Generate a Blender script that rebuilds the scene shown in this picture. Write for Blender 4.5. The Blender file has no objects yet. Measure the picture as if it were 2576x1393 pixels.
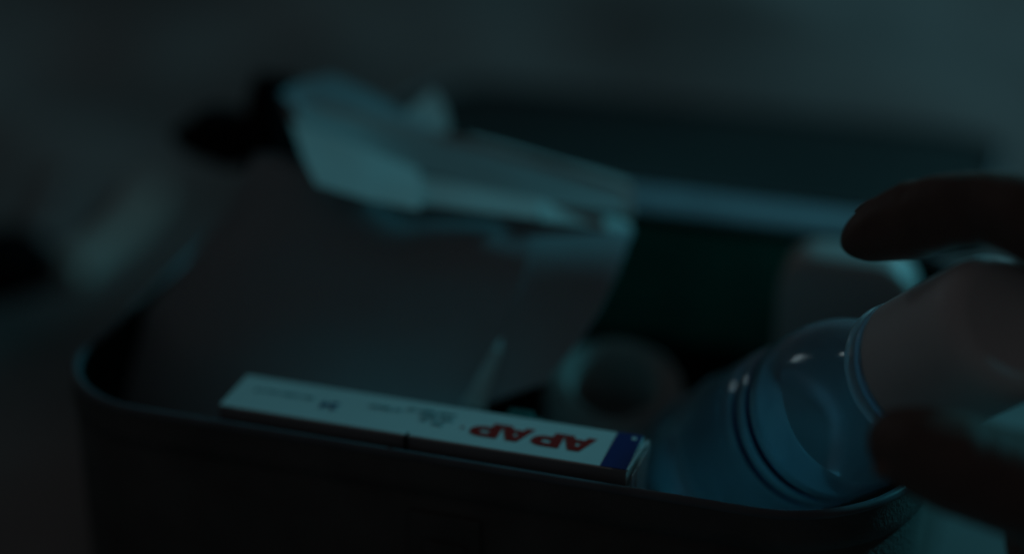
import bpy, bmesh, math, random
from mathutils import Vector, Matrix, noise, Quaternion
random.seed(4)
S = bpy.context.scene
COL = S.collection

# ------------------------------------------------------------------ camera
CAM = Vector((0, -.45, .3358)); PITCH = math.radians(25); HFOV = math.radians(30)
cd = bpy.data.cameras.new('camera'); cam = bpy.data.objects.new('camera', cd); COL.objects.link(cam)
cam.location = CAM; cam.rotation_euler = (math.pi/2-PITCH, 0, 0)
cd.sensor_width = 36; cd.angle = HFOV; cd.clip_start = .02; cd.clip_end = 50
cd.dof.use_dof = True; cd.dof.focus_distance = .484; cd.dof.aperture_fstop = 2.25
cd.dof.aperture_blades = 0
S.camera = cam
# ------------------------------------------------------------------ world, key lamp, exposure
w = bpy.data.worlds.new('World'); S.world = w; w.use_nodes = True
bg = w.node_tree.nodes['Background']; bg.inputs[0].default_value = (.96, .96, 1.0, 1); bg.inputs[1].default_value = .0172
ld = bpy.data.lights.new('key_lamp', 'SPOT'); key = bpy.data.objects.new('key_lamp', ld); COL.objects.link(key)
ld.energy = 24; ld.color = (.10, .80, 1.0); ld.shadow_soft_size = .10; ld.spot_size = math.radians(24); ld.spot_blend = 1.0
key.location = (1.36, .72, .82)
key.rotation_euler = (Vector((.0, .03, .07))-key.location).to_track_quat('-Z', 'Y').to_euler()
wd = bpy.data.lights.new('back_fill_lamp', 'AREA'); wl = bpy.data.objects.new('back_fill_lamp', wd); COL.objects.link(wl)  # added area lamp, brightens the sheet towards the back right
wd.shape = 'RECTANGLE'; wd.size = .45; wd.size_y = .4; wd.energy = 1.0; wd.color = (.27, .84, 1.0)
wl.location = (.72, 1.08, .42); wl.rotation_euler = (Vector((.2, .45, 0))-wl.location).to_track_quat('-Z', 'Y').to_euler()
rd = bpy.data.lights.new('rim_lamp', 'SPOT'); rl = bpy.data.objects.new('rim_lamp', rd); COL.objects.link(rl)
rd.energy = .42; rd.color = (.72, .94, 1.0); rd.shadow_soft_size = .06; rd.spot_size = math.radians(20); rd.spot_blend = 1.0
rl.location = (-.75, .75, .60); rl.rotation_euler = (Vector((.07, 0, .10))-rl.location).to_track_quat('-Z', 'Y').to_euler()
vs = S.view_settings; vs.view_transform = 'Standard'; vs.look = 'None'; vs.exposure = 0; vs.gamma = 1
S.render.engine = 'CYCLES'; S.cycles.use_denoising = True; S.cycles.max_bounces = 10
S.cycles.transmission_bounces = 10; S.cycles.caustics_refractive = True; S.cycles.sample_clamp_indirect = 3

# ------------------------------------------------------------------ helpers
PW, PH = 2576, 1393
FPX = PW/2/math.tan(HFOV/2)
UPV = Vector((0, math.sin(PITCH), math.cos(PITCH))); FW = Vector((0, math.cos(PITCH), -math.sin(PITCH)))
YAW = math.radians(-17.6)
U = Vector((math.cos(YAW), math.sin(YAW), 0)); V = Vector((-math.sin(YAW), math.cos(YAW), 0)); Z = Vector((0, 0, 1))
def ray(p): return Vector((p[0]-PW/2, 0, 0)) - (p[1]-PH/2)*UPV + FPX*FW
def at(p, z=None, v=None, d=None, plane=None):
    "the place in the scene seen at a photo pixel, for a known height, depth into the case (mm), distance or plane"
    R = ray(p)
    if z is not None: k = (z-CAM.z)/R.z
    elif v is not None: k = (v/1000-CAM.dot(V))/R.dot(V)
    elif d is not None: k = d/FPX
    else: n, c = plane; k = (c-CAM.dot(n))/R.dot(n)
    return CAM+k*R
def L(u, v, z): return (U*u+V*v+Z*z)/1000          # case frame in mm -> world

def mat(name, color, rough=.6, spec=.3, noise_amt=.0, nscale=60, bump=0, bscale=200, trans=0, transl=0, sss=0, ior=1.45, coat=0):
    m = bpy.data.materials.new(name); m.use_nodes = True; nt = m.node_tree; N = nt.nodes; b = N['Principled BSDF']
    b.inputs['Roughness'].default_value = rough; b.inputs['Specular IOR Level'].default_value = spec; b.inputs['IOR'].default_value = ior
    b.inputs['Transmission Weight'].default_value = trans; b.inputs['Coat Weight'].default_value = coat
    if sss:
        b.inputs['Subsurface Weight'].default_value = sss; b.inputs['Subsurface Radius'].default_value = (1, .45, .3); b.inputs['Subsurface Scale'].default_value = .004
    tc = N.new('ShaderNodeTexCoord')
    n = N.new('ShaderNodeTexNoise'); n.inputs['Scale'].default_value = nscale; n.inputs['Detail'].default_value = 5
    nt.links.new(tc.outputs['Object'], n.inputs['Vector'])
    r = N.new('ShaderNodeValToRGB'); r.color_ramp.elements[0].position = .3; r.color_ramp.elements[1].position = .7
    lo = [c*(1-noise_amt) for c in color]; hi = [min(1, c*(1+noise_amt)) for c in color]
    r.color_ramp.elements[0].color = (*lo, 1); r.color_ramp.elements[1].color = (*hi, 1)
    nt.links.new(n.outputs['Fac'], r.inputs['Fac']); nt.links.new(r.outputs['Color'], b.inputs['Base Color'])
    if bump:
        n2 = N.new('ShaderNodeTexNoise'); n2.inputs['Scale'].default_value = bscale; n2.inputs['Detail'].default_value = 4
        nt.links.new(tc.outputs['Object'], n2.inputs['Vector'])
        bp = N.new('ShaderNodeBump'); bp.inputs['Strength'].default_value = bump; bp.inputs['Distance'].default_value = .002
        nt.links.new(n2.outputs['Fac'], bp.inputs['Height']); nt.links.new(bp.outputs['Normal'], b.inputs['Normal'])
    if transl:
        t = N.new('ShaderNodeBsdfTranslucent'); nt.links.new(r.outputs['Color'], t.inputs['Color'])
        mx = N.new('ShaderNodeMixShader'); mx.inputs[0].default_value = transl
        out = N['Material Output']
        nt.links.new(b.outputs[0], mx.inputs[1]); nt.links.new(t.outputs[0], mx.inputs[2]); nt.links.new(mx.outputs[0], out.inputs[0])
    return m

M = dict(
    cloth=mat('grey_sheet_cloth', (.295, .295, .295), .85, .1, .42, 5.5, .3, 500),
    case=mat('black_case_shell', (.13, .128, .122), .62, .25, .25, 40, .3, 900),
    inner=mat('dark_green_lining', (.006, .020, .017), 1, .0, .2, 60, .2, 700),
    piping=mat('dark_rim_piping', (.14, .16, .18), .38, .5, .15, 90),
    band=mat('slate_blue_hinge_tape', (.34, .42, .48), .6, .3, .12, 70, .4, 1200),
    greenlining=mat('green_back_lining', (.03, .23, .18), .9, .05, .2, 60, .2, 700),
    lid=mat('charcoal_lid_lining', (.038, .037, .037), .8, .1, .2, 14, .3, 400),
    inside=mat('packet_inside_paper', (.50, .54, .55), .7, .2, .06, 25, .1, 90, transl=.1),
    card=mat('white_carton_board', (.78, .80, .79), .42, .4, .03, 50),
    shadedface=mat('shaded_side_face', (.30, .31, .33), .45, .4, .05, 60),  # front of the white carton, its shade put in the colour
    front=mat('dull_carton_face', (.62, .64, .66), .6, .3, .04, 30),
    paper=mat('thin_white_paper', (.74, .77, .77), .65, .25, .05, 25, .15, 90, transl=.22),
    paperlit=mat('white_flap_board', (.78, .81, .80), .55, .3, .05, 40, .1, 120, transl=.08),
    panel=mat('shaded_packet_paper', (.39, .455, .49), .7, .2, .08, 18, .2, 70, transl=.06),  # white packet paper darkened; shade of its unlit parts put in the colour
    blue=mat('deep_blue_print', (.003, .035, .17), .35, .5, .03, 80),
    red=mat('red_print', (.52, .024, .02), .5, .3, .06, 400),
    teal=mat('teal_small_print', (.04, .30, .34), .5, .3, .05, 300),
    navy=mat('navy_small_print', (.03, .10, .22), .5, .3, .05, 300),
    black=mat('black_slit', (.006, .006, .006), .8, .1),
    gauze=mat('white_gauze', (.54, .46, .44), .9, .1, .06, 160, .6, 1400),
    plastic=mat('white_plastic', (.56, .53, .52), .42, .45, .02, 30),
    cap=mat('grey_white_cap_plastic', (.8, .79, .8), .42, .4, .03, 60, .05, 300),
    bottle=mat('blue_clear_plastic', (.79, .88, .965), .11, .6, .05, 60, trans=.95, ior=1.45, transl=.17),
    liquid=mat('blue_liquid', (.79, .90, .97), .0, .5, .02, 40, trans=1, ior=1.33),
    groove=mat('navy_band', (.01, .045, .16), .25, .5, .05, 60),
    clear=mat('clear_blue_shoulder', (.50, .76, .98), .03, .6, .05, 60, trans=1, ior=1.45, transl=.10),
    glosslip=mat('varnished_card_edge', (.8, .82, .82), .16, .8, .03, 60, coat=1),
    rim=mat('clear_neck_plastic', (.97, .985, .99), .15, .9, .01, 40, trans=.9, ior=1.55, transl=.22, coat=.5),
    skin=mat('skin', (.18, .125, .11), .5, .3, .15, 120, .08, 700, sss=.25),
    nail=mat('fingernail', (.34, .19, .15), .3, .5, .05, 200),
    strip=mat('pale_paper_strip', (.80, .82, .76), .7, .2, .05, 60),
    strip2=mat('grey_paper_strip', (.42, .45, .46), .7, .2, .05, 60),
    blackcloth=mat('black_cloth', (.008, .008, .009), .9, .08, .2, 60, .4, 400),  # also colours the shade lump behind the packet
    green=mat('dark_green_card', (.02, .13, .12), .5, .3, .1, 60),
)

def thing(name, label, cat, loc, group=None):
    o = bpy.data.objects.new(name, None); COL.objects.link(o); o.location = loc; o.empty_display_size = .02
    o['label'] = label; o['category'] = cat
    if group: o['group'] = group
    return o
def tag(o, label, cat, group=None):
    o['label'] = label; o['category'] = cat
    if group: o['group'] = group
    return o
def wloc(o):
    p = Vector(o.location)
    while o.parent: o = o.parent; p += Vector(o.location)
    return p
def link(name, bm, m, parent=None, smooth=False, loc=None, label=None, keepn=False):
    "world-space bmesh -> one object; its origin at loc (or the parent's base)"
    if not keepn: bmesh.ops.recalc_face_normals(bm, faces=bm.faces)
    base = wloc(parent) if parent else Vector((0, 0, 0))
    org = Vector(loc) if loc is not None else base
    bmesh.ops.translate(bm, vec=-org, verts=bm.verts)
    me = bpy.data.meshes.new(name); bm.to_mesh(me); bm.free()
    ms = m if isinstance(m, (list, tuple)) else [m]
    for k in ms: me.materials.append(k)
    if smooth:
        for p in me.polygons: p.use_smooth = True
        me.set_sharp_from_angle(angle=math.radians(50))
    o = bpy.data.objects.new(name, me); COL.objects.link(o)
    if parent: o.parent = parent
    o.location = org-base
    if label: o['label'] = label
    return o
def bevelled(bm, w=.0006, seg=2, ang=.6):
    es = [e for e in bm.edges if len(e.link_faces) == 2 and e.calc_face_angle(0) > ang]
    bmesh.ops.bevel(bm, geom=es, offset=w, segments=seg, profile=.6, affect='EDGES', clamp_overlap=True)
    return bm
def prism(pts_lo, pts_hi):
    bm = bmesh.new(); a = [bm.verts.new(p) for p in pts_lo]; b = [bm.verts.new(p) for p in pts_hi]; n = len(a)
    bm.faces.new(a); bm.faces.new(b[::-1])
    for i in range(n): bm.faces.new((a[i], a[(i+1) % n], b[(i+1) % n], b[i]))
    return bm
def boxuv(u0, u1, v0, v1, z0, z1, bev=0):
    q = [(u0, v0), (u1, v0), (u1, v1), (u0, v1)]
    bm = prism([L(a, b, z0) for a, b in q], [L(a, b, z1) for a, b in q])
    bmesh.ops.recalc_face_normals(bm, faces=bm.faces)
    if bev: bevelled(bm, bev/1000)
    return bm
def rrect(u0, u1, v0, v1, rad, n=10):
    "outline, radii in the order front-left, front-right, back-right, back-left"
    out = []
    for (cx, cy, a0), r in zip(((u0, v0, 180), (u1, v0, 270), (u1, v1, 0), (u0, v1, 90)), rad):
        px = cx + (r if cx == u0 else -r); py = cy + (r if cy == v0 else -r)
        for i in range(n+1):
            a = math.radians(a0+90*i/n); out.append((px+r*math.cos(a), py+r*math.sin(a)))
    return out
def loft(rings, close_loop=True, cap0=False, cap1=False):
    bm = bmesh.new(); R = [[bm.verts.new(p) for p in r] for r in rings]
    n = len(R[0]); m = n if close_loop else n-1
    for a, b in zip(R, R[1:]):
        for i in range(m): bm.faces.new((a[i], a[(i+1) % n], b[(i+1) % n], b[i]))
    if cap0: bm.faces.new(R[0][::-1])
    if cap1: bm.faces.new(R[-1])
    return bm
def lathe(profile, org, axis, n=64, sx=1, sy=1, closed=False, spin=0):
    "profile [(s, r)] in mm along axis from org; closed joins the last ring to the first"
    q = Vector((0, 0, 1)).rotation_difference(Vector(axis).normalized())
    rings = []
    for s, r in profile:
        rings.append([Vector(org)+q @ Vector((r*sx*math.cos(2*math.pi*i/n+spin), r*sy*math.sin(2*math.pi*i/n+spin), s))/1000 for i in range(n)])
    if closed: return loft(rings+[rings[0]]) if False else _torus(rings)
    bm = loft(rings)
    bm.verts.ensure_lookup_table()
    for ring in (0, len(rings)-1):
        if profile[ring][1] > .01:
            vs_ = [bm.verts[ring*n+i] for i in range(n)]; bm.faces.new(vs_)
    bmesh.ops.remove_doubles(bm, verts=bm.verts, dist=1e-7)
    return bm
def _torus(rings):
    bm = bmesh.new(); R = [[bm.verts.new(p) for p in r] for r in rings]; n = len(R[0])
    for k in range(len(R)):
        a, b = R[k], R[(k+1) % len(R)]
        for i in range(n): bm.faces.new((a[i], a[(i+1) % n], b[(i+1) % n], b[i]))
    return bm
def tube(pts, r, n=10, closed=False):
    P = [Vector(p) for p in pts]; rings = []
    for i, p in enumerate(P):
        a = P[(i-1) % len(P)] if closed or i > 0 else p; b = P[(i+1) % len(P)] if closed or i < len(P)-1 else p
        t = (b-a).normalized(); x = t.cross(Z).normalized(); y = x.cross(t)
        rings.append([p+(x*math.cos(2*math.pi*k/n)+y*math.sin(2*math.pi*k/n))*r/1000 for k in range(n)])
    if closed: return _torus(rings)
    return loft(rings, cap0=True, cap1=True)
def sheet(pts, thick=.5, cuts=6, wrinkle=0, scale=40, seed=0):
    "a stiff or crumpled paper piece of real thickness from its outline (world points)"
    bm = bmesh.new(); vsx = [bm.verts.new(p) for p in pts]; f = bm.faces.new(vsx)
    bmesh.ops.triangulate(bm, faces=[f])
    if cuts:
        for _ in range(cuts):
            es = [e for e in bm.edges if e.calc_length() > .009]
            if not es: break
            bmesh.ops.subdivide_edges(bm, edges=es, cuts=1)
            bmesh.ops.triangulate(bm, faces=bm.faces)
    bmesh.ops.recalc_face_normals(bm, faces=bm.faces)
    bm.normal_update()
    nrm = sum((v.normal for v in bm.verts), Vector()).normalized()
    if nrm.z < 0:
        bmesh.ops.reverse_faces(bm, faces=bm.faces); nrm = -nrm
    if wrinkle:
        for v in bm.verts:
            v.co += nrm*noise.noise(v.co*scale+Vector((seed*7.1, 0, 3)))*wrinkle/1000
    ext = bmesh.ops.extrude_face_region(bm, geom=list(bm.faces))
    bmesh.ops.translate(bm, vec=-nrm*thick/1000, verts=[g for g in ext['geom'] if isinstance(g, bmesh.types.BMVert)])
    return bm

# ------------------------------------------------------------------ setting: the rumpled sheet everything stands on
def cloth_h(x, y):
    p = Vector((x, y, 0)); c = p.dot(U)*1000, p.dot(V)*1000
    dx = max(-150-c[0], 0, c[0]-125); dy = max(-40-c[1], 0, c[1]-200)
    a = min(1, math.hypot(dx, dy)/160)
    h = noise.noise(Vector((x*5.2+3, y*4.1, 1.3)))*.030+noise.noise(Vector((x*11, y*9+2, 4.1)))*.011+noise.noise(Vector((x*26+y*9, y*22, 8.1)))*.0016
    return (h-.018)*a
bm = bmesh.new(); NX, NY = 150, 150
grid = [[None]*(NX+1) for _ in range(NY+1)]
for j in range(NY+1):
    for i in range(NX+1):
        sx = (i/NX-.5)*2; sy = (j/NY-.35)*2
        x = .75*sx+1.6*sx**3; y = .75*sy+.9*sy**3
        grid[j][i] = bm.verts.new((x, y, cloth_h(x, y)))
for j in range(NY):
    for i in range(NX): bm.faces.new((grid[j][i], grid[j][i+1], grid[j+1][i+1], grid[j+1][i]))
ground = link('table_surface', bm, M['cloth'], smooth=True); ground['kind'] = 'structure'

# ------------------------------------------------------------------ the first aid case
RIM = 80
case = thing('first_aid_case', 'open black first aid case with rounded corners, lid folded back, holding all the medicines', 'case', L(-12, 70, 0))
RAD = (34, 40, 36, 30)
U0, U1, V0, V1 = -136, 109, -20.5, 160
def outline(off, z, bulge=0):
    rad = [max(2, r-off) for r in RAD]
    pts = rrect(U0+off, U1-off, V0+off, V1-off, rad, 12)
    return [L(a, b, z) for a, b in pts]
prof = [(5, .6), (1.5, 2.5), (0, 7), (0, 40), (0, 66.2), (.7, 67.2), (.7, 68.6), (-.5, 69.6), (-.7, 73.0), (-.2, 75.5), (-.2, RIM-1.2)]
rings = [outline(o, z) for o, z in prof]
link('shell', loft(rings, cap0=True), M['case'], case, True)
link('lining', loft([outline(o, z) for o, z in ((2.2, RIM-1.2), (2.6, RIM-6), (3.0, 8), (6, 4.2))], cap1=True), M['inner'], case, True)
link('rim_piping', tube([p for p in outline(1.0, RIM-.6)], 1.35, 10, True), M['piping'], case, True)
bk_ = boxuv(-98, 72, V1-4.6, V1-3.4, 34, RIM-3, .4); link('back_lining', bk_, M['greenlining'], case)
# clasp on the front
bmc = boxuv(-22, -2, V0-1.6, V0-.4, 34, 64, .8); link('clasp', bmc, M['case'], case)
bmc = boxuv(-18, -6, V0-2.4, V0-1.65, 40, 56, .4); link('clasp_plate', bmc, M['case'], case)
# hinge tape behind the back rim
hb = loft([[L(u, v, z) for u in [-118+214*i/24 for i in range(25)]] for v, z in ((V1-.5, RIM-2.2), (V1+.5, RIM+.4), (V1+6, RIM+1.3), (V1+13, RIM+1.2), (V1+18.5, RIM+.3), (V1+19.5, RIM-2))], close_loop=False)
ex = bmesh.ops.extrude_face_region(hb, geom=list(hb.faces)); bmesh.ops.translate(hb, vec=(0, 0, -.0014), verts=[g for g in ex['geom'] if isinstance(g, bmesh.types.BMVert)])
link('hinge_tape', hb, M['band'], case, True)
# lid: shallow tray lying open behind the hinge
LA = math.radians(-10)
def LL(u, t, h): return L(u, V1+20+t*math.cos(LA)-h*math.sin(LA), RIM+t*math.sin(LA)+h*math.cos(LA))
def lidring(off, h): return [LL(a, b, h) for a, b in rrect(U0+off, U1-off, off, 168-off, [max(2, r-off) for r in (8, 8, 34, 30)], 8)]
lid = link('lid', loft([lidring(6, -11), lidring(1, -9.5), lidring(0, -7), lidring(0, -.8), lidring(.8, 0), lidring(2.0, 0), lidring(2.4, -.3), lidring(8, -.4)], cap0=True, cap1=True), M['lid'], case, True)
link('lid_rim', tube(lidring(1.2, .2), 1.5, 8, True), M['piping'], lid, True)

# ------------------------------------------------------------------ the narrow medicine box on the front rim
Bu0, Bu1, Bv0, Bv1, Bz = -79.3, 35.7, -15.4, 3.4, 83
mb = thing('medicine_box', 'narrow white medicine carton with red APAP lettering and blue end band behind front rim', 'medicine box', L(-22, -6, 34))
def boxtop(u):     # slightly sprung front edge near the far end
    return -1.0*math.exp(-((u+66)/9)**2)
us = [Bu0+(Bu1-Bu0)*i/30 for i in range(31)]
ringsb = []
for u in us:
    s = .5*math.exp(-((u-Bu0)/6)**2)
    sag = .35*math.sin(math.pi*(u-Bu0)/(Bu1-Bu0))
    ringsb.append([L(u, Bv0-sag*1.2, 34), L(u, Bv0-sag*1.2, 60), L(u, Bv0-sag*.8, Bz-3), L(u, Bv0-.15*sag, Bz-.35), L(u, Bv0+.35, Bz), L(u, (Bv0+Bv1)/2, Bz-.25*sag), L(u, Bv1-.35, Bz), L(u, Bv1, Bz-.35), L(u, Bv1, 34)])
body = link('carton_body', loft(ringsb, cap0=True, cap1=True), [M['card'], M['shadedface']], mb)
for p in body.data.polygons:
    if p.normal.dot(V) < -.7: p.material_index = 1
# right end: tuck flap standing a little open, with its folded lip
ef = bmesh.new()
fl = [(Bv0+1.2, Bz-2.0), (Bv1-.8, Bz-.2), (Bv1-.8, 36), (Bv0+1.2, 36)]
a = [L(Bu1+.35+(.0 if z < 50 else 1.3*((z-50)/33)**2), v, z) for v, z in fl]
mids = []
def endpt(v, z, o): return L(Bu1+o+(0 if z < 55 else 1.5*((z-55)/28)**2), v, z)
zs = [36, 50, 58, 64, 70, 75, 79, 81.5]
fb = loft([[endpt(Bv0+5.5, z, .3), endpt(Bv1-.6, z, .3), endpt(Bv1-.6, z, .7), endpt(Bv0+5.5, z, .7)] for z in zs], cap0=True, cap1=True)
link('end_flap', fb, M['card'], mb)
fb = loft([[endpt(Bv0+.4, z, .15-.12*(z > 75)), endpt(Bv0+4.6, z, .2), endpt(Bv0+4.6, z, .5), endpt(Bv0+.4, z, .45-.12*(z > 75))] for z in zs], cap0=True, cap1=True)
link('side_dust_flap', fb, M['front'], mb)
lip = tube([L(Bu1+.1, Bv0+.6, Bz-.35), L(Bu1+.5, Bv0+6, Bz-.15), L(Bu1+1.0, Bv0+12, Bz-.3), L(Bu1+1.5, Bv1-1.2, Bz-.7)], .38, 8)
link('folded_lip', lip, M['glosslip'], mb, True)
# flat print, a tenth of a millimetre proud
ZT = Bz+.14
def flatpoly(polys, u0, v0, mirror=True, h=.12):
    "polys: outline with holes as 2D curve; x runs towards -u and y towards -v (the print is upside down here)"
    cu = bpy.data.curves.new('print', 'CURVE'); cu.dimensions = '2D'; cu.fill_mode = 'BOTH'; cu.extrude = h/2
    for pl in polys:
        sp = cu.splines.new('POLY'); sp.points.add(len(pl)-1); sp.use_cyclic_u = True
        for k, (x, y) in enumerate(pl): sp.points[k].co = (x, y, 0, 1)
    return cu
def print_obj(name, cu, u0, v0, m, label=None, scale=1, shear=0):
    o = bpy.data.objects.new('print_tmp', cu); COL.objects.link(o)
    dg = bpy.context.evaluated_depsgraph_get(); me = bpy.data.meshes.new_from_object(o.evaluated_get(dg)); bpy.data.objects.remove(o)
    bm = bmesh.new(); bm.from_mesh(me); bpy.data.meshes.remove(me)
    for v in bm.verts:
        x, y, z = v.co; v.co = L(u0-x*scale, v0-y*scale, ZT+z)
    return link(name, bm, m, mb, label=label, keepn=True)
def arc(cx, cy, rx, ry, a0, a1, n=14): return [(cx+rx*math.cos(math.radians(a0+(a1-a0)*i/n)), cy+ry*math.sin(math.radians(a0+(a1-a0)*i/n))) for i in range(n+1)]
H = 7.3
LA_ = [[(0, 0), (3.0, H), (6.1, H), (8.9, 0), (6.2, 0), (5.7, 1.55), (2.9, 1.55), (2.5, 0)], [(3.45, 3.1), (5.2, 3.1), (4.55, 5.2), (4.15, 5.2)]]
LP_ = [[(0, 0), (0, H)]+[(4.6, H)]+arc(4.7, 4.75, 3.4, 2.55, 88, -88)+[(2.75, 2.2), (2.75, 0)], [(2.75, 3.75), (2.75, 5.75)]+arc(4.3, 4.75, 1.1, 1.0, 90, -90, 8)]
u_cur = 24.6
for k, (ch, adv) in enumerate(((LA_, 8.75), (LP_, 8.35), (LA_, 8.75), (LP_, 8))):
    cu = flatpoly(ch, 0, 0); print_obj('letter', cu, u_cur, -2.5, M['red']); u_cur -= adv
rg = flatpoly([arc(0, 0, .5, .5, 0, 360, 16)[:-1], arc(0, 0, .34, .34, 0, 360, 12)[:-1]], 0, 0); print_obj('trademark_ring', rg, -11.6, -7.0, M['red'])
link('blue_band', boxuv(Bu1-7.0, Bu1-.05, Bv0+.2, Bv1-.2, Bz-.05, Bz+.13), M['blue'], mb)
link('white_dot', lathe([(0, .01), (0, .75), (.1, .75), (.12, .01)], L(Bu1-2.0, Bv1-2.6, Bz+.13), Z, 14), M['card'], mb)
def wordline(u0, v0, widths, h, m):
    "small lettering too blurred to read: rows of separate strokes"
    polys = []; x = 0
    for wd in widths:
        n = max(2, int(wd/.62))
        for k in range(n):
            hh = h*random.choice((.7, .7, 1, .75)); a = x+k*wd/n; polys.append([(a, 0), (a+.4, 0), (a+.4, hh), (a, hh)])
            if random.random() < .6: polys.append([(a+.4, hh*.75), (a+wd/n, hh*.75), (a+wd/n, hh*.98), (a+.4, hh*.98)])
        x += wd+.7
    return print_obj('small_print', flatpoly(polys, 0, 0), u0, v0, m)
wordline(-15.2, -.9, (5.2, 4.6, 3.0), 1.7, M['teal']); wordline(-15.4, -3.7, (3.4, 5.2), 1.7, M['teal']); wordline(-17.2, -6.7, (3.2, ), 1.6, M['teal']); wordline(-22.2, -6.0, (1.8, ), 1.4, M['teal'])
wordline(-30.5, -2.6, (2.4, 6.4), 1.6, M['teal']); wordline(-56, -3.6, (3.5, 5.0, 4.4, 2.8), 1.4, M['teal'])
tx = bpy.data.curves.new('print', 'FONT'); tx.body = '24'; tx.size = 5.4; tx.offset = .10; tx.extrude = .06
print_obj('count_number', tx, -47.6, -4.8, M['navy'])
link('slit', boxuv(-24.9, -24.2, Bv0-1.2, Bv0+1.5, Bz-4.5, Bz+.06), M['black'], mb)

# ------------------------------------------------------------------ large opened packet, leaning back in the left half of the case
pk = thing('opened_packet', 'large opened white paper packet leaning in the left of the case, flaps torn', 'packet', L(-50, 40, 4))
sl = 1.38; nF = (V*(-sl)+Z).normalized(); FP = (nF, nF.dot(L(0, 34, 66.5)))
def fp(px, py): return at((px, py), plane=FP)
def poly(pts, t):
    k = min(len(pts)-2, int(t*(len(pts)-1))); f_ = t*(len(pts)-1)-k
    return (pts[k][0]+(pts[k+1][0]-pts[k][0])*f_, pts[k][1]+(pts[k+1][1]-pts[k][1])*f_)
topc = [(640, 395), (775, 432), (905, 478), (1050, 512), (1210, 530), (1360, 547)]
lef = [(640, 395), (565, 540), (482, 645), (350, 800), (222, 946)]; rig = [(1360, 547), (1335, 640), (1296, 760), (1250, 890), (1195, 1022)]
rowsP = []; NS, NT = 26, 24
for b_ in range(NT+1):
    t = b_/NT; l_ = poly(lef, t); r_ = poly(rig, t); row = []
    for a_ in range(NS+1):
        q_ = a_/NS; tc_ = poly(topc, q_); cx = topc[0][0]+(topc[-1][0]-topc[0][0])*q_; cy = topc[0][1]+(topc[-1][1]-topc[0][1])*q_
        px = l_[0]+(r_[0]-l_[0])*q_+(tc_[0]-cx)*(1-t); py = l_[1]+(r_[1]-l_[1])*q_+(tc_[1]-cy)*(1-t)
        w0 = fp(px, py); amt = max(0, min(1, (q_-.25)/.35))
        # rounded over towards the top edge
        dv = 13*amt*math.exp(-(t/.16)**1.3)+1.2*noise.noise(Vector((q_*4, t*4, 2.2)))+2.5*math.exp(-((q_-.02)/.1)**2)
        row.append(at((px, py), v=w0.dot(V)*1000+dv))
    rowsP.append(row)
rowsP.append([L(-118+102*a_/NS, 8+16*a_/NS, 30+22.7*a_/NS) for a_ in range(NS+1)])
pf = loft(rowsP, close_loop=False); ex = bmesh.ops.extrude_face_region(pf, geom=list(pf.faces)); bmesh.ops.translate(pf, vec=-nF*.0005, verts=[g for g in ex['geom'] if isinstance(g, bmesh.types.BMVert)])
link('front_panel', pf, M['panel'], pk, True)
rsd = [(1592, 578), (1556, 680), (1510, 778), (1450, 868), (1372, 962)]; rowsS = []
for b_ in range(17):
    t = b_/16; l_ = poly(rig, t); r_ = poly(rsd, t); row = []
    vl = (fp(*l_)).dot(V)*1000+13*math.exp(-(t/.16)**1.3)+.3
    for a_ in range(11):
        q_ = a_/10; row.append(at((l_[0]+(r_[0]-l_[0])*q_, l_[1]+(r_[1]-l_[1])*q_), v=vl+(3.5-1*t)*q_+3*math.sin(q_*3)*math.sin(t*3)*.4))
    rowsS.append(row)
pf = loft(rowsS, close_loop=False); ex = bmesh.ops.extrude_face_region(pf, geom=list(pf.faces)); bmesh.ops.translate(pf, vec=-nF*.0005, verts=[g for g in ex['geom'] if isinstance(g, bmesh.types.BMVert)])
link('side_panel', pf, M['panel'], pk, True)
crease = [at((1262, 850), v=41.5), at((1250, 880), v=39), at((1228, 930), v=36), at((1200, 1000), v=31), at((1190, 1022), v=29.5)]
def ribbon(pts, w0, w1, dirv, thick=.5):
    n = len(pts); A = []; 
    for i, p in enumerate(pts):
        wv = Vector(dirv).normalized()*(w0+(w1-w0)*i/(n-1))/1000; A.append([p-wv, p+wv, p+wv-FW*-.0+Vector((0, .0005, -.0005)), p-wv+Vector((0, .0005, -.0005))])
    return loft(A, cap0=True, cap1=True)
link('crease_edge', ribbon(crease, .3, 4.2, (Vector((.80, .41, .44))+Vector((-.1, -.9, .42))).cross(crease[-1]-crease[0])), M['paperlit'], pk)  # added pale ribbon turned to the key, standing in for the crease highlight
back = [at((705, 235), v=100), at((900, 275), v=102), at((1110, 335), v=104), at((1190, 352), v=104), at((1400, 410), v=104), at((1582, 468), v=104), L(4, 84, 88), L(-20, 66, 66), at((800, 520), v=68), at((785, 450), v=76)]
link('back_panel', sheet(back, .5, 6, .5, 30, 3), M['paper'], pk, True)
link('inner_fold', sheet([at((752, 310), v=86), at((900, 372), v=86), at((1060, 434), v=85), at((1330, 506), v=84), at((1570, 540), v=86), at((1562, 484), v=99), at((1380, 432), v=99), at((1190, 378), v=99), at((900, 306), v=98), at((740, 268), v=94)], .5, 6, .4, 40, 9), M['inside'], pk, True)
link('dust_flap', sheet([at((732, 308), v=84), at((900, 366), v=84), at((1052, 428), v=84), at((1062, 475), v=74), at((1056, 530), v=62), at((930, 504), v=61), at((796, 464), v=60), at((760, 390), v=71)], .5, 6, .5, 40, 4), M['paperlit'], pk, True)
link('front_lip', sheet([at((1045, 440), v=82), at((1200, 474), v=82), at((1350, 502), v=82), at((1352, 548), v=69), at((1190, 530), v=69), at((1050, 512), v=69)], .5, 6, .8, 50, 5), M['paperlit'], pk, True)
link('side_flap', sheet([at((1340, 500), v=84), at((1470, 530), v=88), at((1582, 556), v=91), at((1594, 588), v=84), at((1480, 566), v=80), at((1362, 556), v=74)], .5, 6, .5, 50, 6), M['paperlit'], pk, True)
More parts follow.
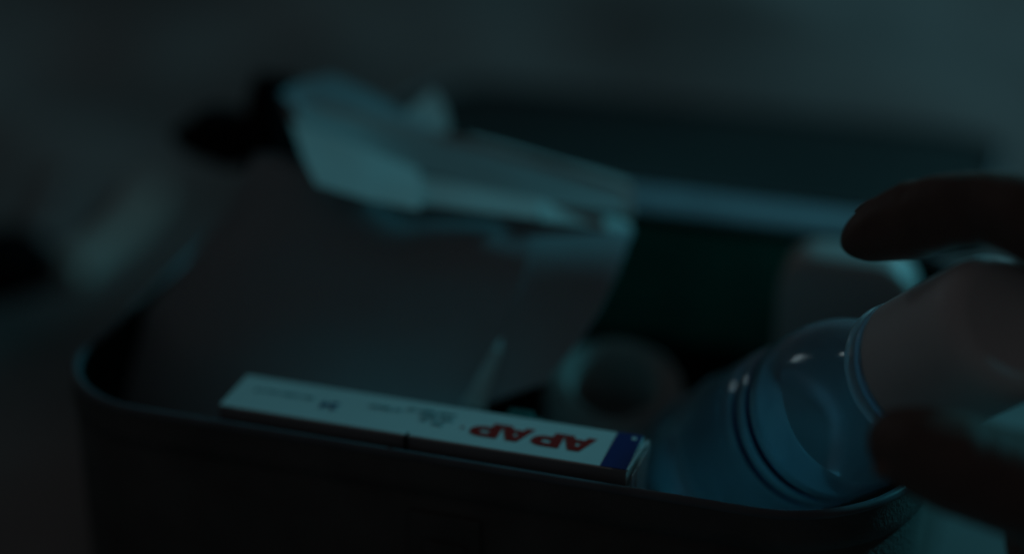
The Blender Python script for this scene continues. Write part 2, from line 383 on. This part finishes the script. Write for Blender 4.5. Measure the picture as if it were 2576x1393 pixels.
link('back_lip', sheet([at((1180, 346), v=117), at((1380, 398), v=117), at((1584, 460), v=117), at((1578, 494), v=103), at((1390, 442), v=103), at((1200, 388), v=103)], .5, 6, .8, 50, 7), M['paperlit'], pk, True)
link('corner_fold', sheet([at((1556, 462), v=102), at((1592, 468), v=102), at((1594, 545), v=92), at((1566, 538), v=92)], .5, 4), M['paperlit'], pk, True)
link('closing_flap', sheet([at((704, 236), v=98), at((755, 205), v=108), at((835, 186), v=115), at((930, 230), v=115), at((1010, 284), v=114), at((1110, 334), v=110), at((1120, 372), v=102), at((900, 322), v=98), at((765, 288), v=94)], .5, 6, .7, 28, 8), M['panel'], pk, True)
link('torn_corner', sheet([at((1004, 300), v=112), at((1050, 262), v=122), at((1090, 226), v=131), at((1118, 266), v=124), at((1132, 318), v=115), at((1108, 352), v=108)], .5, 5, .6, 60, 11), M['paperlit'], pk, True)
# bluish packet corner peeping out on the left
link('lower_corner', sheet([at((636, 388), v=76), at((700, 388), v=75), at((775, 418), v=75), at((800, 470), v=75), at((650, 470), v=75)], .5, 5, .5, 50, 12), M['panel'], pk, True)

bk = thing('shade_lump', 'added black lump standing in for the dark shade behind the left side of the white packet', 'shade lump', L(-112, 120, 4))  # black mass added to fill the dark shade left of the packet
def crumple(cl, rr, m, parent, name, seed):
    b = bmesh.new(); bmesh.ops.create_icosphere(b, subdivisions=4, radius=1)
    for v in b.verts:
        n = v.co.copy(); k = 1+.28*noise.noise(n*1.7+Vector((seed, 0, 0)))+.10*abs(noise.noise(n*4.3+Vector((seed, 3, 0))))
        v.co = cl + U*n.x*rr[0]*k/1000+V*n.y*rr[1]*k/1000+Z*n.z*rr[2]*k/1000
    return link(name, b, m, parent, True)
cc = at((690, 318), v=126)
crumple(Vector((cc.x, cc.y, .068)), (12, 12, 62), M['blackcloth'], bk, 'shade_lump_body', 2.2)
crumple(at((580, 345), v=126), (18, 12, 9), M['blackcloth'], bk, 'shade_lump_flap', 5.1)

# ------------------------------------------------------------------ roll, dark pack, white bottle
RT = 56; rc = at((1545, 962), z=RT/1000); ax = (Z - Vector((0, .30, 0))).normalized(); rc = rc-ax*.0512-Z*.0045
ro = thing('gauze_roll', 'upright white gauze roll with a hollow core beside the medicine box', 'bandage roll', rc+Z*.0045)
link('roll_body', lathe([(0, 12), (0, 19.6), (1.4, 21.2), (20, 21.5), (49, 21.3), (51.2, 19.4), (51.6, 16), (51, 14), (49.5, 13.4), (20, 13.2)], rc+Z*.0045, ax, 56, closed=True), M['gauze'], ro, True)
turns = bmesh.new()
for k in range(5):
    t = lathe([(51.2, 14.6+k*1.0), (51.9, 14.85+k*1.0), (51.2, 15.1+k*1.0)], rc+Z*.0045, ax, 48, closed=True)
    me = bpy.data.meshes.new('t'); t.to_mesh(me); t.free(); turns.from_mesh(me); bpy.data.meshes.remove(me)
link('wound_layer', turns, M['gauze'], ro, True)
gp = thing('green_pack', 'small dark green pack squeezed between the medicine box and the gauze roll', 'pack', L(-.5, 9.5, 4))
link('pack_body', boxuv(-6, 5, 6, 13, 4, 78, .8), M['green'], gp); link('pack_tab', boxuv(-4, 3, 8, 11, 78.05, 81, .5), M['green'], gp)

wu, wv_ = 73, 118
wb = thing('white_bottle', 'flat white plastic bottle with rounded shoulders standing at the back behind the blue bottle', 'bottle', L(wu, wv_, 4.5))
def slab(c, hw, ht, th, rad, fil):
    "upright flat container: rounded outline in u and z, thickness along v, softened edges"
    out = []
    for off, vv in ((fil, -th/2), (fil*.3, -th/2+fil*.3), (0, -th/2+fil), (0, th/2-fil), (fil*.3, th/2-fil*.3), (fil, th/2)):
        ring = []
        for cx, cz, a0, r in ((-1, 0, 180, 3), (1, 0, 270, 3), (1, 1, 0, rad), (-1, 1, 90, rad)):
            r = max(1, r-off); px = cx*(hw-off-r); pz = off+r if cz == 0 else ht-off-r
            for i in range(9):
                a = math.radians(a0+90*i/8); ring.append(c+(U*(px+r*math.cos(a))+V*vv+Z*(pz+r*math.sin(a)))/1000)
        out.append(ring)
    return loft(out, cap0=True, cap1=True)
link('bottle_body', slab(L(wu, wv_, 4.5), 21, 88, 20, 12, 3.2), M['plastic'], wb, True)
link('moulded_seam', tube([L(wu-21.1, wv_, 8+k*12) for k in range(6)], .35, 6), M['plastic'], wb, True)

# ------------------------------------------------------------------ blue bottle with white cap
BA = Vector((.39, -.64, .66)).normalized(); ringc = at((2304, 930), d=.480)
base = ringc-BA*.108
bo = thing('blue_bottle', 'clear blue plastic bottle with white cap being lifted out of the case by the hand', 'bottle', base)
outer = [(0, .01), (.3, 19), (1.2, 22.2), (3.2, 23.8), (6, 24), (50, 24), (53.5, 24), (55, 22.7), (57.2, 22.6), (58.6, 23.8), (60.6, 23.8), (62, 22.6), (64.2, 22.6), (65.6, 23.8), (70, 23.9), (75, 23.7), (80, 22.8), (85, 21.2), (90, 19.0), (95, 16.6), (99, 15.0), (102, 14.4), (104.2, 14.2), (112, 14.0)]
inn = [(s if i else 2.2, max(.01, r-1.1)) for i, (s, r) in enumerate(outer)]
inn[0] = (2.2, .01); inn[1] = (2.4, 17.5); inn[2] = (3.2, 21); inn[3] = (4.6, 22.6)
bb = link('bottle_body', lathe(outer+[(112, 12.9)]+inn[::-1], base, BA, 96), [M['bottle'], M['clear']], bo, True)
for p in bb.data.polygons:
    if p.center.dot(BA) > .1035: p.material_index = 1
liq = [(3.0, .01), (3.2, 17.2), (4.0, 20.6), (6.0, 22.5), (52, 22.6), (55, 21.4), (64, 21.3), (67, 22.4), (74, 22.2), (79, 21.3), (79.2, .01)]
link('liquid', lathe(liq, base, BA, 72), M['liquid'], bo, True)
link('glint_ring', lathe([(24.2, 23.8), (24.4, 24.35), (25.2, 24.5), (26.0, 24.35), (26.2, 23.8)], base, BA, 96, closed=True), M['rim'], bo, True)  # clear ring added to catch light as the bright arc low on the bottle
for s0 in (56.1, 63.1):
    link('groove_band', lathe([(s0-1.3, 22.75), (s0-1.2, 23.0), (s0+1.2, 23.0), (s0+1.3, 22.75)], base, BA, 96, closed=True), M['groove'], bo, True)
for s0, r0 in ((105.0, 2.0), (108.9, 1.6)):
    link('neck_ring', lathe([(s0+r0*math.cos(k*math.pi/8), 16.9+r0*math.sin(k*math.pi/8)) for k in range(16)], base, BA, 96, closed=True), M['rim'], bo, True)
link('cap', lathe([(110.9, 14.2), (110.9, 17.9), (111.5, 18.3), (113, 18.4), (130, 18.35), (141, 18.2), (144, 17.7), (146.2, 16.4), (147.3, 14.4), (147.6, 12.6), (147.2, 11.6), (146.8, .01)], base, BA, 96), M['cap'], bo, True)

# ------------------------------------------------------------------ the hand
hand = thing('hand', 'hand with index finger over and thumb under the white cap of the blue bottle', 'hand', at((2760, 900), d=.47))
def P(x, y, d): return at((x, y), d=d)
chains = [
    [(2160, 604, .466, 4.9), (2190, 592, .466, 7.0), (2240, 572, .465, 8.8), (2310, 550, .462, 10.2), (2390, 530, .456, 9.7), (2480, 522, .450, 9.4), (2580, 540, .443, 10.0), (2700, 610, .440, 11.2)],
    [(2272, 1112, .429, 8.6), (2330, 1138, .426, 10.9), (2410, 1168, .423, 12.0), (2520, 1205, .423, 12.2), (2640, 1240, .425, 13), (2740, 1280, .429, 16.2), (2790, 1350, .432, 20.2)],
    [(2740, 900, .487, 7.2), (2700, 820, .487, 7.8), (2690, 740, .482, 8.4), (2740, 690, .474, 9.4), (2790, 700, .468, 11)],
    [(2760, 990, .490, 7.0), (2720, 920, .490, 7.6), (2730, 850, .486, 8.2), (2780, 810, .478, 9), (2830, 830, .472, 10.5)],
    [(2780, 1080, .488, 6.0), (2750, 1020, .488, 6.7), (2760, 960, .486, 7.2), (2810, 930, .480, 8.2), (2850, 960, .475, 9.5)],
    [(2700, 610, .458, 11.5), (2800, 850, .463, 14), (2840, 1100, .462, 17), (2850, 1330, .458, 21)],
    [(2790, 700, .468, 11), (2860, 950, .473, 14), (2890, 1200, .468, 19)],
    [(2830, 830, .472, 10.5), (2890, 1050, .48, 14), (2920, 1250, .47, 19)],
    [(2850, 960, .475, 9.5), (2920, 1130, .48, 14), (2940, 1300, .47, 20)],
    [(2760, 1010, .452, 12), (2760, 1200, .45, 16), (2730, 1370, .447, 19), (2850, 1450, .455, 22)],
    [(2880, 1380, .462, 24), (3080, 1560, .46, 26), (3400, 1800, .46, 31), (3800, 2100, .46, 37)],
]
hb_ = bmesh.new()
for ch in chains:
    pts = [(P(x, y, d), r/1000) for x, y, d, r in ch]
    for (a, ra), (b, rb) in zip(pts, pts[1:]):
        n = max(2, int((b-a).length/(min(ra, rb)*.30)))
        for i in range(n+1):
            t = i/n
            bmesh.ops.create_icosphere(hb_, subdivisions=2, radius=ra+(rb-ra)*t, matrix=Matrix.Translation(a.lerp(b, t)))
me = bpy.data.meshes.new('hand_tmp'); hb_.to_mesh(me); hb_.free()
tmp = bpy.data.objects.new('hand_tmp', me); COL.objects.link(tmp)
md = tmp.modifiers.new('r', 'REMESH'); md.mode = 'VOXEL'; md.voxel_size = .0011; md.use_smooth_shade = True
sm = tmp.modifiers.new('s', 'SMOOTH'); sm.iterations = 9; sm.factor = .5
dg = bpy.context.evaluated_depsgraph_get(); me2 = bpy.data.meshes.new_from_object(tmp.evaluated_get(dg)); bpy.data.objects.remove(tmp)
bm = bmesh.new(); bm.from_mesh(me2); bpy.data.meshes.remove(me2)
# knuckle creases
for x, y, d in ((2345, 540, .463), (2365, 538, .462), (2480, 520, .452), (2500, 520, .450)):
    c = P(x, y, d); axd = (P(2480, 520, .452)-P(2305, 552, .467)).normalized()
    for v in bm.verts:
        r = v.co-c; t = abs(r.dot(axd))
        if t < .0016 and (r-axd*r.dot(axd)).length < .0125: v.co -= (r-axd*r.dot(axd)).normalized()*.00035*(1-t/.0016)
link('palm_and_fingers', bm, M['skin'], hand, True)
def nail(c, along, up, ln, wd, name='fingernail'):
    along = along.normalized(); sidev = along.cross(up).normalized(); up = sidev.cross(along).normalized(); rings = []
    for i in range(7):
        t = i/6-.5; w_ = wd*(1-.35*abs(2*t)**3); row = []
        for k in range(7):
            s_ = k/6-.5; row.append(c+along*t*ln/1000+sidev*s_*w_/1000+up*(-(s_*2)**2*wd*.16)/1000)
        rings.append(row)
    b = loft(rings, close_loop=False); ex = bmesh.ops.extrude_face_region(b, geom=list(b.faces))
    bmesh.ops.translate(b, vec=up*.0004, verts=[g for g in ex['geom'] if isinstance(g, bmesh.types.BMVert)])
    return link(name, b, M['nail'], hand, True)
tipd = P(2178, 592, .470)-P(2300, 553, .467); upn = (Z*.5+FW*.85)
upn = (upn - tipd.normalized()*upn.dot(tipd.normalized())).normalized()
nail(P(2222, 576, .469)+upn*.0080, tipd, upn, 11, 10)
tipt = P(2275, 1114, .429)-P(2410, 1158, .423); upt = (-FW*.6-Z*.75)
upt = (upt - tipt.normalized()*upt.dot(tipt.normalized())).normalized()
nail(P(2300, 1120, .4275)+upt*.0090, tipt, upt, 12, 11)

# ------------------------------------------------------------------ blurred things on the sheet behind, left
def strip(name, a, b, wd, th, m, label, cat, group):
    A = at(a, z=.002); B = at(b, z=.002); A.z = max(A.z, cloth_h(A.x, A.y)+.003); B.z = max(B.z, cloth_h(B.x, B.y)+.003)
    d_ = (B-A).normalized(); s_ = d_.cross(Z).normalized(); n_ = 10; rr = []
    root = thing(name, label, cat, (A+B)/2, group)
    for i in range(n_+1):
        p = A.lerp(B, i/n_); p.z = cloth_h(p.x, p.y)+.0006; hw = wd/2000
        rr.append([p-s_*hw, p-s_*hw+Z*th/2000, p-s_*hw*.6+Z*th/1000, p+s_*hw*.6+Z*th/1000, p+s_*hw+Z*th/2000, p+s_*hw])
    link('wrapper', loft(rr, cap0=True, cap1=True), m, root, True)
    for e, t in ((A, 0), (B, 1)):
        k = A.lerp(B, .06 if t == 0 else .94); k.z = cloth_h(k.x, k.y)+.0006+th/1000
        q4 = [k-s_*wd/2200-d_*.003, k+s_*wd/2200-d_*.003, k+s_*wd/2200+d_*.003, k-s_*wd/2200+d_*.003]
        link('crimped_end', prism(q4, [p+Z*.0008 for p in q4]), m, root)
strip('plaster_strip', (170, 600), (380, 380), 11, 9, M['strip'], 'pale greenish-white wrapped plaster strip lying left of the case, the brighter one', 'plaster', None)
strip('plaster_strip', (74, 535), (168, 362), 12, 5, M['strip2'], 'dull grey wrapped plaster strip at the far left edge, the dimmer one', 'plaster', None)

cl = at((10, 665), z=.012)
bc = thing('black_cloth', 'black crumpled cloth at the left edge below the pale strips', 'cloth', Vector((cl.x, cl.y, 0)))
crumple(cl, (24, 20, 14), M['blackcloth'], bc, 'cloth_heap', 8.3); crumple(cl+Vector((-.03, .012, -.002)), (22, 18, 12), M['blackcloth'], bc, 'cloth_fold', 3.3)
